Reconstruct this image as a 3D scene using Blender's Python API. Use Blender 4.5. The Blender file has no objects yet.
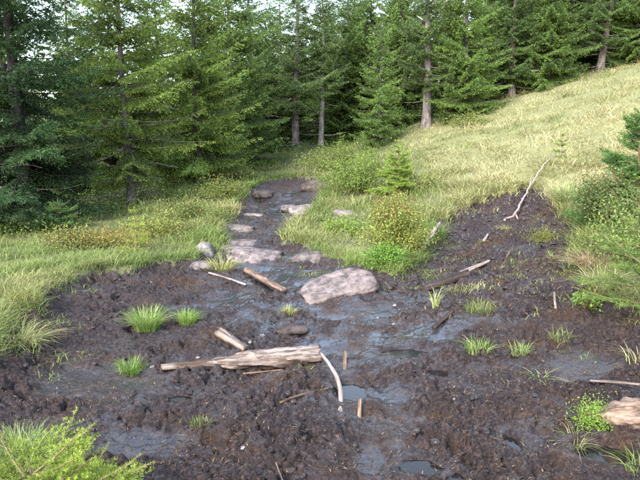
import bpy, bmesh, math
import numpy as np
from math import radians, sin, cos, pi
from mathutils import Vector

S = bpy.context.scene
COL = S.collection

# ------------------------------------------------------------------ camera, sky, sun, exposure
CAM_Z, PITCH, FPX = 1.6, radians(9.2), 615.0
cam_d = bpy.data.cameras.new('camera'); cam_d.sensor_width = 36.0; cam_d.lens = 36.0 * FPX / 640.0
cam_d.clip_start = 0.05; cam_d.clip_end = 3000
cam = bpy.data.objects.new('camera', cam_d); COL.objects.link(cam)
cam.location = (0, 0, CAM_Z); cam.rotation_euler = (radians(90) - PITCH, 0, 0)
S.camera = cam

SUN_EL, SUN_AZ = radians(36), radians(208)          # azimuth clockwise from +Y (view direction): behind the viewer, to the left
world = bpy.data.worlds.new('World'); S.world = world; world.use_nodes = True
wn, wl = world.node_tree.nodes, world.node_tree.links
bg = wn['Background']; bg.inputs['Strength'].default_value = 0.15
sky = wn.new('ShaderNodeTexSky'); sky.sky_type = 'NISHITA'; sky.sun_disc = False
sky.sun_elevation = SUN_EL; sky.sun_rotation = SUN_AZ
sky.air_density = 1.3; sky.dust_density = 3.5; sky.ozone_density = 1.0; sky.altitude = 900
hsv = wn.new('ShaderNodeHueSaturation'); hsv.inputs['Saturation'].default_value = 0.75   # thin white overcast
hsv.inputs['Value'].default_value = 1.0
wl.new(sky.outputs[0], hsv.inputs['Color']); wl.new(hsv.outputs[0], bg.inputs['Color'])
sun_d = bpy.data.lights.new('sun', 'SUN'); sun_d.energy = 1.5; sun_d.angle = radians(14); sun_d.color = (1.0, 0.97, 0.92)
sun = bpy.data.objects.new('sun', sun_d); COL.objects.link(sun)
to_sun = Vector((sin(SUN_AZ) * cos(SUN_EL), cos(SUN_AZ) * cos(SUN_EL), sin(SUN_EL)))
sun.rotation_euler = (-to_sun).to_track_quat('-Z', 'Y').to_euler()
vs = S.view_settings; vs.view_transform = 'Standard'; vs.look = 'None'; vs.gamma = 1.0; vs.use_curve_mapping = False
vs.exposure = 2.3
S.render.engine = 'CYCLES'
S.cycles.use_denoising = False
S.cycles.max_bounces = 6; S.cycles.diffuse_bounces = 3; S.cycles.glossy_bounces = 2; S.cycles.transmission_bounces = 3
S.cycles.caustics_reflective = False; S.cycles.caustics_refractive = False

# ------------------------------------------------------------------ noise and small maths
def _hash(ix, iy, seed):
    h = (ix.astype(np.int64) * 374761393 + iy.astype(np.int64) * 668265263 + seed * 2147483647 + 1013904223) & 0xFFFFFFFF
    h = ((h ^ (h >> 13)) * 1274126177) & 0xFFFFFFFF
    h = ((h ^ (h >> 16)) * 2246822519) & 0xFFFFFFFF
    return (h ^ (h >> 15)) & 0xFFFFFFFF
def perlin(x, y, seed=0):
    x = np.asarray(x, float); y = np.asarray(y, float)
    ix, iy = np.floor(x), np.floor(y); fx, fy = x - ix, y - iy
    u, v = fx*fx*fx*(fx*(fx*6-15)+10), fy*fy*fy*(fy*(fy*6-15)+10)
    def g(dx, dy):
        a = _hash(ix+dx, iy+dy, seed) * (2*pi/4294967296.0)
        return np.cos(a)*(fx-dx) + np.sin(a)*(fy-dy)
    a = g(0,0)*(1-u) + g(1,0)*u; b = g(0,1)*(1-u) + g(1,1)*u
    return (a*(1-v) + b*v) * 1.5
def fbm(x, y, o=4, seed=0):
    s = 0; a = 1.0; t = 0
    for k in range(o):
        s = s + a*perlin(x*2**k, y*2**k, seed+k*17); t += a; a *= .5
    return s/t
def worley(x, y, seed=0):
    x = np.asarray(x, float); y = np.asarray(y, float)
    ix, iy = np.floor(x), np.floor(y); best = np.full(x.shape, 9.0)
    for dx in (-1,0,1):
        for dy in (-1,0,1):
            h1 = _hash(ix+dx, iy+dy, seed)/4294967296.0; h2 = _hash(ix+dx, iy+dy, seed+91)/4294967296.0
            d = (ix+dx+h1-x)**2 + (iy+dy+h2-y)**2
            best = np.minimum(best, d)
    return np.sqrt(best)
def cracks(x, y, seed=0):
    """distance-like value that falls to 0 on the joints between irregular cells"""
    ix, iy = np.floor(x), np.floor(y); f1 = np.full(x.shape, 9.0); f2 = f1.copy()
    for dx in (-1,0,1):
        for dy in (-1,0,1):
            h1 = _hash(ix+dx, iy+dy, seed)/4294967296.0; h2 = _hash(ix+dx, iy+dy, seed+91)/4294967296.0
            d = np.sqrt((ix+dx+h1-x)**2 + (iy+dy+h2-y)**2); f2 = np.minimum(f2, np.maximum(f1, d)); f1 = np.minimum(f1, d)
    return f2-f1
def sstep(a, b, x):
    t = np.clip((x-a)/(b-a), 0, 1); return t*t*(3-2*t)
def softplus(x, k=1.0):
    return np.logaddexp(0, x*k)/k
def nrm(v):
    return v/np.maximum(np.linalg.norm(v, axis=-1, keepdims=True), 1e-9)

# ------------------------------------------------------------------ the lie of the land
def H(x, y):
    x = np.clip(np.asarray(x, float), -45, 45); y = np.minimum(np.asarray(y, float), 62)
    x, y = np.broadcast_arrays(x, y)
    z = 0.078*softplus(y-9.5, .9)*sstep(-8, -.5, x)
    z = z + 0.27*softplus(x-.9, 2.2)*(.62+.38*sstep(7, 20, y))
    z = z - 0.13*softplus(y-15, .8)*sstep(-4, -12, x)
    z = z + 0.10*sstep(-1.6, -3.2, x)*sstep(9, 5, y)
    z = z + .10*fbm(x*.22, y*.22, 2, 5)*sstep(2, 9, y) + (.05+.11*sstep(1.5, 4, x)*sstep(8, 12, y))*fbm(x*.8, y*.8, 2, 6)
    return z
def P(px, py):
    """the point of the land that lies on the line of sight of a picture position"""
    cx, cy = (px-320)/FPX, (py-240)/FPX
    d = np.array([cx, cos(PITCH)-cy*sin(PITCH), -sin(PITCH)-cy*cos(PITCH)])
    t = np.concatenate([np.linspace(1, 20, 1500), np.linspace(20, 80, 1500)])
    z = CAM_Z + d[2]*t - H(d[0]*t, d[1]*t)
    k = np.argmax(z < 0) if (z < 0).any() else len(t)-1
    return float(d[0]*t[k]), float(d[1]*t[k])
def at(px, Y):
    """the point of the land at distance Y in the direction of a picture column"""
    x = 0.
    for _ in range(8):
        x = (px-320)/FPX*(Y*cos(PITCH) + (CAM_Z-float(H(x, Y)))*sin(PITCH))
    return x, Y

MUD_EDGE = [(-160,395),(-30,372),(0,352),(12,322),(40,296),(84,276),(150,264),(196,262),(222,252),(214,232),(230,214),(246,196),(256,184),
            (286,178),(326,179),(326,193),(316,206),(310,216),(296,226),(284,237),(298,247),(330,258),(362,270),(392,274),(412,262),(428,240),(440,216),
            (478,200),(524,190),(556,202),(580,222),(600,246),(584,264),(590,286),(616,304),(660,324),(860,380),(900,700),(-300,700)]
MUD_POLY = np.array([P(a, min(b, 640)) for a, b in MUD_EDGE])
def poly_sdf(x, y, poly):
    d = np.full(x.shape, 1e9); ins = np.zeros(x.shape, bool); n = len(poly)
    for i in range(n):
        ax, ay = poly[i]; bx, by = poly[(i+1) % n]
        ex, ey = bx-ax, by-ay; wx, wy = x-ax, y-ay
        t = np.clip((wx*ex+wy*ey)/(ex*ex+ey*ey+1e-9), 0, 1)
        d = np.minimum(d, (wx-ex*t)**2 + (wy-ey*t)**2)
        c = (ay > y) != (by > y)
        ins ^= c & (x < (bx-ax)*(y-ay)/(by-ay+1e-12)+ax)
    return np.where(ins, 1, -1)*np.sqrt(d)
def mud_d(x, y):
    x = np.asarray(x, float); y = np.asarray(y, float); x, y = np.broadcast_arrays(x, y)
    d = np.full(x.shape, -9.0); near = (y < 22) & (np.abs(x) < 12)
    if near.any():
        xx, yy = x[near], y[near]
        d[near] = poly_sdf(xx, yy, MUD_POLY) + (.30+.30*sstep(.8, 2., xx)*sstep(5, 7, yy))*fbm(xx*1.5, yy*1.5, 4, 31) + .10*perlin(xx*9, yy*9, 32)
    return d

# wet hollows: picture position, half widths in metres, depth, water level below the mud's mean height (None = only smooth wet mud)
WET = [((436,361),.10,.10,.050,.036), ((514,428),.045,.10,.055,.034), ((456,462),.06,.09,.05,.034), ((559,468),.06,.08,.055,.036),
       ((404,343),.22,.12,.03,.028), ((372,330),.34,.22,.02,None), ((352,306),.42,.25,.02,None), ((290,272),.62,.55,.02,None), ((318,266),.5,.4,.02,None),
       ((212,352),.16,.12,.02,None), ((180,386),.10,.06,.03,.03), ((240,312),.20,.25,.02,None), ((372,440),.10,.22,.03,None),
       ((95,370),.40,.40,.02,None), ((580,352),.25,.30,.03,None), ((285,208),.5,.9,.03,None), ((265,198),.4,1.0,.03,None), ((300,192),.5,1.2,.03,None), ((262,262),.35,.3,.02,None), ((200,300),.4,.3,.03,None), ((330,340),.3,.3,.03,None), ((430,320),.3,.3,.02,None),
       ((232,228),.5,.7,.03,None), ((606,436),.16,.12,.09,.07), ((130,430),.35,.22,.02,None), ((420,452),.12,.08,.03,.032),
       ((395,382),.2,.2,.02,None), ((350,380),.12,.16,.03,.032), ((230,290),.3,.4,.02,None)]
WETP = [((lambda p: (p[0], p[1], float(H(*p))))(P(*w[0])),)+w[1:] for w in WET]
def churn(x, y):
    """the trodden mud's relief and how smooth and wet it lies (0..1)"""
    wx = x + .05*perlin(x*4, y*4, 71); wy = y + .05*perlin(x*4, y*4, 72)
    smooth = np.zeros(x.shape); bowl = np.zeros(x.shape)
    for (c, rx, ry, dep, lev) in WETP:
        q = ((x-c[0])/rx)**2 + ((y-c[1])/ry)**2
        near = q < 6
        if not near.any(): continue
        g = np.zeros(x.shape); qq = q[near] + .7*perlin(x[near]*6, y[near]*6, 73)
        g[near] = sstep(1.6, .3, qq)
        bowl = np.maximum(bowl, g*dep); smooth = np.maximum(smooth, g)
    smooth = np.maximum(smooth, .75*sstep(.12, .42, fbm(x*.9, y*.9, 3, 33))*(1-.85*sstep(.7, 1.5, x)))
    core = np.exp(-((x-.15)/1.5)**2-((y-6.2)/3.)**2)
    R = (1 - .80*smooth)*(.30+.70*sstep(-.30, .25, fbm(x*1.9, y*1.9, 3, 79)+.10-.35*core))
    h = .055*fbm(x*1.3, y*1.3, 2, 41)
    rg = lambda k, sd: 1-2*np.abs(perlin(wx*k, wy*k, sd))
    h = h + R*(.020*rg(3.1, 42) + .018*rg(6.5, 43)*(.6+perlin(wx*2, wy*2, 51)) + .022*rg(11, 44) + .014*rg(25, 45)*(.7+perlin(wx*5, wy*5, 54)) + .007*rg(47, 52) + .003*rg(90, 55) - .02)
    h = h + R*(.075*np.maximum(0, .42-worley(wx*6.2, wy*6.2, 46))*(.5+perlin(wx*1.7, wy*1.7, 53)).clip(0, 1) + .045*np.maximum(0, .45-worley(wx*15+.3, wy*15, 47)))
    vx = wx + .03*perlin(x*14, y*14, 75); vy = wy + .03*perlin(x*14, y*14, 76)
    h = h - R*(.040*sstep(.20, .0, cracks(vx*7.5, vy*7.5, 77)) + .018*sstep(.28, .0, cracks(vx*17, vy*17, 78)) - .015)
    # foot and hoof prints
    w = worley(x*2.6+.17, y*2.6, 49)
    h = h - .065*sstep(.26, .12, w + .10*perlin(x*9, y*9, 50))*R + .022*sstep(.12, 0, np.abs(w-.32))*R
    return h - bowl, smooth
def surf(x, y, full=False):
    x = np.asarray(x, float); y = np.asarray(y, float)
    d = mud_d(x, y); m = sstep(-.06, .22, d)
    z = H(x, y) + .05*sstep(-.5, -.02, d)*sstep(.15, -.05, d)
    h = np.zeros(x.shape); sm = np.zeros(x.shape)
    k = m > 0
    if k.any():
        h[k], sm[k] = churn(x[k], y[k])
    z = z - .075*m + h*m
    for (c, rx, ry, dep, lev) in WETP:
        if lev is None: continue
        q = ((x-c[0])/rx)**2 + ((y-c[1])/ry)**2; k = q < 5
        if k.any():
            xx, yy = x[k], y[k]; g = sstep(3.4, 1.5, q[k]); n = .5*fbm(xx*9, yy*9, 3, 74)
            tgt = c[2]-.080 + .35*np.maximum(h[k]+.02, -.01) - dep*sstep(1.25, .25, q[k]+1.5*n); z[k] = z[k]*(1-g)+tgt*g
    z = z + (1-m)*(.03*fbm(x*3, y*3, 2, 61))
    return (z, d, h, sm) if full else z
def sz(x, y):
    return float(surf(np.array([x]), np.array([y]))[0])

# ------------------------------------------------------------------ mesh helpers
class MB:
    """collects triangles and a colour for each vertex; build() links them as one mesh object"""
    def __init__(s): s.v, s.f, s.c, s.n = [], [], [], 0
    def add(s, v, f, c):
        v = np.asarray(v, float).reshape(-1, 3); f = np.asarray(f, np.int64).reshape(-1, 3)
        c = np.asarray(c, float)
        if c.ndim == 1: c = np.tile(c, (len(v), 1))
        s.v.append(v); s.f.append(f+s.n); s.c.append(c[:, :3]); s.n += len(v)
    def mesh(s, name, mat, smooth=False, extra=None):
        me = bpy.data.meshes.new(name)
        v = np.concatenate(s.v); f = np.concatenate(s.f); c = np.concatenate(s.c)
        fill(me, v, f, smooth)
        a = me.attributes.new('col', 'FLOAT_COLOR', 'POINT')
        a.data.foreach_set('color', np.concatenate([c, np.ones((len(c), 1))], 1).astype(np.float32).ravel())
        me.materials.append(mat)
        return me
    def build(s, name, mat, parent=None, smooth=False):
        return link(name, s.mesh(name, mat, smooth), parent)
def fill(me, v, f, smooth):
    me.vertices.add(len(v)); me.vertices.foreach_set('co', v.astype(np.float32).ravel())
    me.loops.add(f.size); me.loops.foreach_set('vertex_index', f.astype(np.int32).ravel())
    me.polygons.add(len(f)); me.polygons.foreach_set('loop_start', np.arange(0, f.size, 3, dtype=np.int32))
    me.polygons.foreach_set('use_smooth', np.full(len(f), smooth))
    me.update(); me.validate()
def link(name, me, parent=None):
    o = bpy.data.objects.new(name, me); COL.objects.link(o)
    if parent: o.parent = parent
    return o
def tag(o, label=None, cat=None, group=None, kind=None):
    for k, v in (('label', label), ('category', cat), ('group', group), ('kind', kind)):
        if v: o[k] = v
    return o
def thing(name, loc, label, cat, group=None, rz=0):
    o = bpy.data.objects.new(name, None); COL.objects.link(o); o.location = loc; o.rotation_euler = (0, 0, rz)
    o.empty_display_size = .1
    return tag(o, label, cat, group)
def tube(pts, rad, sides=8, cap=True):
    pts = np.asarray(pts, float); rad = np.asarray(rad, float); n = len(pts)
    T = nrm(np.gradient(pts, axis=0)); ref = np.array([0, 0, 1.]) if abs(T[0][2]) < .8 else np.array([1., 0, 0])
    A = nrm(np.cross(T, ref)); B = np.cross(T, A)
    th = np.arange(sides)*2*pi/sides
    v = pts[:, None] + rad[:, None, None]*(np.cos(th)[None, :, None]*A[:, None] + np.sin(th)[None, :, None]*B[:, None])
    v = v.reshape(-1, 3); i = np.arange(n-1)[:, None]*sides; j = np.arange(sides)[None]; k = (j+1) % sides
    a, b, c, d = (i+j).ravel(), (i+k).ravel(), (i+sides+k).ravel(), (i+sides+j).ravel()
    f = np.concatenate([np.stack([a, b, c], 1), np.stack([a, c, d], 1)])
    if cap:
        v = np.concatenate([v, pts[[0, -1]]]); e = n*sides; jj = np.arange(sides)
        f = np.concatenate([f, np.stack([jj*0+e, (jj+1) % sides, jj], 1), np.stack([jj*0+e+1, (n-1)*sides+jj, (n-1)*sides+(jj+1) % sides], 1)])
    return v, f
def needles(rng, Pb, D, L, colr, step, nl, nw, per=3, spread=.8, fwd=.6, tip=None, tipfrac=.35, up=.35, sag=0.):
    """thin needle-like triangles set along straight twigs; returns v, f, c"""
    n = np.maximum(1, np.ceil(L/step)).astype(int); idx = np.repeat(np.arange(len(L)), n)
    k = np.arange(len(idx)) - np.repeat(np.cumsum(n)-n, n)
    s = np.minimum((k+rng.random(len(idx)))*step, L[idx]); fr = s/np.maximum(L[idx], 1e-6)
    idx = np.repeat(idx, per); s = np.repeat(s, per); fr = np.repeat(fr, per); N = len(idx)
    d = D[idx]; pos = Pb[idx] + d*s[:, None]; pos[:, 2] -= sag*(s**2)
    ref = np.where(np.abs(d[:, 2:3]) > .9, np.array([[1., 0, 0]]), np.array([[0, 0, 1.]]))
    a = nrm(np.cross(d, ref)); b = np.cross(a, d)
    ph = rng.random(N)*2*pi
    rad = np.cos(ph)[:, None]*a + np.sin(ph)[:, None]*b; rad[:, 2] = rad[:, 2]*.8 + up*.5
    q = nrm(d*(fwd+.3*rng.random(N))[:, None] + rad*spread)
    w = nrm(np.cross(q, rng.normal(size=(N, 3))))*(nw*.5)
    ln = nl*(.7+.5*rng.random(N))*(1-.35*np.clip((fr-.8)/.2, 0, 1))
    v = np.empty((N, 3, 3)); v[:, 0] = pos-w; v[:, 1] = pos+w; v[:, 2] = pos+q*ln[:, None]
    c = colr[idx]*(.75+.5*rng.random(N))[:, None]
    if tip is not None:
        m = (np.clip((fr-(1-tipfrac))/max(tipfrac, 1e-3), 0, 1)*(.5+.5*rng.random(N)))[:, None]
        c = c*(1-m) + tip[idx]*m
    c = np.repeat(c, 3, axis=0)
    return v.reshape(-1, 3), np.arange(N*3).reshape(-1, 3), c
def blades(rng, base, h, lean, width, col, segs=3, azim=None, colt=None):
    """bent tapering grass blades; base (N,3), lean = sideways reach as a fraction of the height"""
    N = len(base); az = rng.random(N)*2*pi if azim is None else azim
    o = np.stack([np.cos(az), np.sin(az), 0*az], 1); tw = az + pi/2 + rng.normal(0, .6, N)
    w = np.stack([np.cos(tw), np.sin(tw), 0*tw], 1)
    V = np.empty((N, 2*segs+1, 3)); C = np.empty((N, 2*segs+1, 3))
    if colt is None: colt = col*1.15
    for k in range(segs+1):
        t = k/segs; hor = lean*h*(t**1.8); ver = h*(t - .45*np.minimum(lean, 1.3)*t**2.4)
        p = base + o*hor[:, None]; p[:, 2] += ver
        cc = col*(1-t) + colt*t
        if k < segs:
            ww = w*(width*.5*(1-.55*t**1.5))[:, None]
            V[:, 2*k] = p-ww; V[:, 2*k+1] = p+ww; C[:, 2*k] = C[:, 2*k+1] = cc
        else: V[:, 2*k] = p; C[:, 2*k] = cc
    f = []
    for k in range(segs-1):
        f += [(2*k, 2*k+1, 2*k+3), (2*k, 2*k+3, 2*k+2)]
    f.append((2*segs-2, 2*segs-1, 2*segs))
    f = (np.array(f)[None] + (np.arange(N)*(2*segs+1))[:, None, None]).reshape(-1, 3)
    return V.reshape(-1, 3), f, C.reshape(-1, 3)
def leaves(rng, pos, dirs, ln, wd, col):
    """small pointed leaves folded along the midrib"""
    N = len(pos); d = nrm(dirs); s = nrm(np.cross(d, rng.normal(size=(N, 3)))); u = np.cross(s, d)
    L = ln[:, None]; W = wd[:, None]
    V = np.stack([pos, pos+d*L*.45+s*W*.5+u*L*.10, pos+d*L, pos+d*L*.45-s*W*.5+u*L*.10], 1)
    f = (np.array([[0, 1, 2], [0, 2, 3]])[None] + (np.arange(N)*4)[:, None, None]).reshape(-1, 3)
    return V.reshape(-1, 3), f, np.repeat(col*(.75+.5*rng.random(N))[:, None], 4, axis=0)

# ------------------------------------------------------------------ materials
def new_mat(name):
    m = bpy.data.materials.new(name); m.use_nodes = True
    nt = m.node_tree; b = nt.nodes['Principled BSDF']
    return m, nt, b
def node(nt, t, **kw):
    n = nt.nodes.new(t)
    for k, v in kw.items():
        if k in n.inputs: n.inputs[k].default_value = v
        else: setattr(n, k, v)
    return n
def ramp(nt, fac, stops):
    r = nt.nodes.new('ShaderNodeValToRGB'); e = r.color_ramp.elements
    while len(e) > 1: e.remove(e[-1])
    e[0].position = stops[0][0]; e[0].color = (*stops[0][1], 1)
    for p, c in stops[1:]:
        k = e.new(p); k.color = (*c, 1)
    nt.links.new(fac, r.inputs[0]); return r.outputs[0]
def mixc(nt, fac, a, b, mode='MIX'):
    m = nt.nodes.new('ShaderNodeMix'); m.data_type = 'RGBA'; m.blend_type = mode
    for s, v in ((0, fac), (6, a), (7, b)):
        if isinstance(v, bpy.types.NodeSocket): nt.links.new(v, m.inputs[s])
        elif isinstance(v, (int, float)): m.inputs[s].default_value = v
        else: m.inputs[s].default_value = (*v, 1)
    return m.outputs[2]
def noise_tex(nt, scale, detail=4, vec=None, rough=.6):
    n = node(nt, 'ShaderNodeTexNoise', Scale=scale, Detail=detail, Roughness=rough)
    if vec: nt.links.new(vec, n.inputs['Vector'])
    return n.outputs['Fac']
def bump(nt, b, h, strength, dist):
    n = node(nt, 'ShaderNodeBump', Strength=strength, Distance=dist); nt.links.new(h, n.inputs['Height']); nt.links.new(n.outputs[0], b.inputs['Normal'])
def plant_mat(name, trans=.3, rough=.55, spec=.25):
    m, nt, b = new_mat(name); a = node(nt, 'ShaderNodeAttribute', attribute_name='col')
    b.inputs['Roughness'].default_value = rough; b.inputs['Specular IOR Level'].default_value = spec
    nt.links.new(a.outputs['Color'], b.inputs['Base Color'])
    t = node(nt, 'ShaderNodeBsdfTranslucent'); nt.links.new(a.outputs['Color'], t.inputs['Color'])
    mx = node(nt, 'ShaderNodeMixShader'); mx.inputs[0].default_value = trans
    nt.links.new(b.outputs[0], mx.inputs[1]); nt.links.new(t.outputs[0], mx.inputs[2])
    nt.links.new(mx.outputs[0], nt.nodes['Material Output'].inputs['Surface']); return m
M_NEEDLE = plant_mat('spruce_needles', .40, .5, .3)
M_GRASS = plant_mat('grass_blades', .35, .6, .2)
M_LEAF = plant_mat('shrub_leaves', .3, .45, .35)

def attr_mat(name, scale, lo, hi, rough, bs, bd, stretch=None, bscale=None, spec=.3):
    """vertex colour times a grain that runs lo..hi, with relief"""
    m, nt, b = new_mat(name); a = node(nt, 'ShaderNodeAttribute', attribute_name='col')
    tc = node(nt, 'ShaderNodeTexCoord'); vec = tc.outputs['Object']
    if stretch:
        mp = node(nt, 'ShaderNodeMapping'); mp.inputs['Scale'].default_value = stretch; nt.links.new(vec, mp.inputs[0]); vec = mp.outputs[0]
    n1 = noise_tex(nt, scale, 6, vec, .65); n2 = noise_tex(nt, bscale or scale*2.3, 6, vec, .7)
    g = ramp(nt, n1, [(.38, (lo,)*3), (.62, (hi,)*3)])
    nt.links.new(mixc(nt, 1.0, a.outputs['Color'], g, 'MULTIPLY'), b.inputs['Base Color'])
    b.inputs['Roughness'].default_value = rough; b.inputs['Specular IOR Level'].default_value = spec
    bump(nt, b, n2, bs, bd); return m
M_BARK = attr_mat('spruce_bark', 9, .45, 1.5, .85, .9, .02, (1, 1, .35))
M_WOOD = attr_mat('weathered_wood', 38, .30, 1.45, .75, 1.0, .010, (.07, 1, 1), 75)
M_ROCK = attr_mat('granite', 11, .45, 1.4, .7, 1.0, .02, None, 30)
M_STICK = attr_mat('dead_stick', 30, .6, 1.3, .75, .5, .003)

def mud_mat():
    m, nt, b = new_mat('peaty_mud'); tc = node(nt, 'ShaderNodeTexCoord'); v = tc.outputs['Object']
    a = node(nt, 'ShaderNodeAttribute', attribute_name='col'); sp = node(nt, 'ShaderNodeSeparateColor'); nt.links.new(a.outputs['Color'], sp.inputs[0])
    n1 = noise_tex(nt, 1.6, 5, v); n2 = noise_tex(nt, 34, 6, v, .8); n3 = noise_tex(nt, 90, 5, v, .8); n4 = noise_tex(nt, 9, 5, v, .7)
    dark = ramp(nt, n2, [(.32, (.004, .003, .0035)), (.50, (.037, .0265, .028)), (.68, (.130, .093, .086))])
    brown = ramp(nt, n3, [(.34, (.010, .005, .004)), (.50, (.062, .033, .019)), (.66, (.20, .115, .060))])
    fac = ramp(nt, n1, [(.48, (0, 0, 0)), (.64, (1, 1, 1))]); fc = mixc(nt, 1., fac, ramp(nt, n4, [(.40, (.1,)*3), (.60, (1,)*3)]), 'MULTIPLY')
    dry = mixc(nt, fc, dark, brown)
    wet = mixc(nt, n2, (.008, .006, .007), (.020, .016, .017))
    nt.links.new(mixc(nt, sp.outputs[0], dry, wet), b.inputs['Base Color'])
    mr = node(nt, 'ShaderNodeMapRange'); nt.links.new(sp.outputs[0], mr.inputs[0]); mr.inputs[3].default_value = .46; mr.inputs[4].default_value = .08
    ad = node(nt, 'ShaderNodeMath', operation='MULTIPLY_ADD'); nt.links.new(n2, ad.inputs[0]); ad.inputs[1].default_value = .30
    nt.links.new(mr.outputs[0], ad.inputs[2]); nt.links.new(ad.outputs[0], b.inputs['Roughness'])
    spc = node(nt, 'ShaderNodeMath', operation='MULTIPLY_ADD'); nt.links.new(sp.outputs[0], spc.inputs[0]); spc.inputs[1].default_value = .7; spc.inputs[2].default_value = .28; nt.links.new(spc.outputs[0], b.inputs['Specular IOR Level'])
    ct = node(nt, 'ShaderNodeMath', operation='MULTIPLY'); nt.links.new(sp.outputs[0], ct.inputs[0]); ct.inputs[1].default_value = 1.
    nt.links.new(ct.outputs[0], b.inputs['Coat Weight']); b.inputs['Coat Roughness'].default_value = .13; b.inputs['Coat IOR'].default_value = 1.5
    h = node(nt, 'ShaderNodeMath', operation='MULTIPLY_ADD'); nt.links.new(n3, h.inputs[0]); h.inputs[1].default_value = .5; nt.links.new(n2, h.inputs[2])
    bs = node(nt, 'ShaderNodeMapRange'); nt.links.new(sp.outputs[0], bs.inputs[0]); bs.inputs[3].default_value = 1.; bs.inputs[4].default_value = .35
    bp = node(nt, 'ShaderNodeBump', Distance=.028); nt.links.new(h.outputs[0], bp.inputs['Height']); nt.links.new(bs.outputs[0], bp.inputs['Strength']); nt.links.new(bp.outputs[0], b.inputs['Normal']); return m
M_MUD = mud_mat()
def turf_mat():
    m, nt, b = new_mat('turf'); tc = node(nt, 'ShaderNodeTexCoord'); v = tc.outputs['Object']
    n1 = noise_tex(nt, .8, 5, v); n2 = noise_tex(nt, 14, 6, v, .7)
    c = ramp(nt, n2, [(.3, (.035, .030, .015)), (.5, (.075, .080, .028)), (.7, (.20, .17, .09))])
    c = mixc(nt, n1, c, (.06, .075, .022))
    a = node(nt, 'ShaderNodeAttribute', attribute_name='col'); mr = node(nt, 'ShaderNodeMapRange'); nt.links.new(a.outputs['Fac'], mr.inputs[0]); mr.inputs[1].default_value = .35; mr.inputs[2].default_value = .8
    pale = mixc(nt, n2, (.10, .12, .04), (.27, .255, .12)); c = mixc(nt, mr.outputs[0], c, pale); nt.links.new(c, b.inputs['Base Color'])
    b.inputs['Roughness'].default_value = .9; bump(nt, b, n2, .8, .03); return m
M_TURF = turf_mat()
def water_mat():
    m, nt, b = new_mat('peaty_water'); tc = node(nt, 'ShaderNodeTexCoord')
    b.inputs['Base Color'].default_value = (.012, .010, .009, 1); b.inputs['Roughness'].default_value = .04
    b.inputs['IOR'].default_value = 1.33; b.inputs['Specular IOR Level'].default_value = .6
    bump(nt, b, noise_tex(nt, 30, 3, tc.outputs['Object']), .12, .004); return m
M_WATER = water_mat()

# ------------------------------------------------------------------ ground and mud: one grid, split where the turf ends
def straw_at(x, y):
    meadow = sstep(1.4, 3.2, x - .05*(y-9))*sstep(7.5, 10, y)
    return .28 + .47*meadow - .10*sstep(-.5, -2.5, x)
def grid(ys, ss):
    X = ss[None]*(np.maximum(ys, 2.)+.25)[:, None]; Y = np.repeat(ys[:, None], len(ss), 1); R, Cn = X.shape
    a = (np.arange(R-1)[:, None]*Cn+np.arange(Cn-1)[None]).ravel(); return X.ravel(), Y.ravel(), np.stack([a, a+1, a+Cn+1, a+Cn], 1)
def sheet(name, V, q, c, mat):
    f = np.concatenate([q[:, [0, 1, 2]], q[:, [0, 2, 3]]]); u, inv = np.unique(f, return_inverse=True)
    mb = MB(); mb.add(V[u], inv.reshape(-1, 3), c[u]); return tag(mb.build(name, mat, smooth=True), kind='structure')
def growing(lo, hi, step, k):
    out = [lo]; g = step
    while out[-1] < hi: g *= k; out.append(out[-1]+g)
    return np.array(out[1:])
def build_land():
    r = []; y = 1.95
    while y < 900: r.append(y); y *= 1.014 if y < 20 else (1.035 if y < 60 else 1.12)
    o = growing(.62, 4.5, .0078, 1.08); ss = np.concatenate([-o[::-1], np.linspace(-.62, .62, 161), o])
    x, y, q = grid(np.concatenate([np.arange(-5, 1.9, .16), r]), ss)
    d = mud_d(x, y); m = sstep(-.02, .30, d)
    z = H(x, y) + .05*sstep(-.5, -.02, d)*sstep(.15, -.05, d) + .03*fbm(x*3, y*3, 2, 61) - .30*m
    sheet('ground', np.stack([x, y, z], 1), q, np.repeat(straw_at(x, y)[:, None], 3, 1), M_TURF)
    r = []; y = 1.95
    while y < 19: r.append(y); y *= 1.0040
    o = growing(.60, 1.4, .0019, 1.07); ss = np.concatenate([-o[::-1], np.linspace(-.60, .60, 560), o])
    x, y, q = grid(np.concatenate([np.arange(-3, 1.9, .10), r]), ss); shp = (-1, len(ss))
    q = q[(mud_d(x, y)[q].max(1) > -.10)]
    z, d, h, sm = surf(x, y, True); z = z - .10*sstep(0, -.10, d)
    low = sstep(.012, -.03, h)
    core = np.exp(-((x-.15)/1.4)**2-((y-6.2)/3.)**2) + .8*np.exp(-((x+1.0)/.9)**2-((y-12)/4)**2)
    wet = np.clip(.12*low + .36*sm*(.45+.55*low) + .32*sstep(-.05, .35, fbm(x*1.4, y*1.4, 3, 34)) + .95*core*sstep(-.22, .18, fbm(x*4.5, y*4.5, 4, 36)) - .06, 0, 1)
    Z, XX, YY = z.reshape(shp), x.reshape(shp), y.reshape(shp)
    sl = np.hypot(np.gradient(Z, axis=1)/np.gradient(XX, axis=1), np.gradient(Z, axis=0)/np.gradient(YY, axis=0)).ravel()
    wet = wet*np.exp(-(sl/.95)**2)                           # the film of water drains off steep clods
    return sheet('mud_path', np.stack([x, y, z], 1), q, np.repeat(wet[:, None], 3, 1), M_MUD)
mud_path = build_land()

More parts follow.
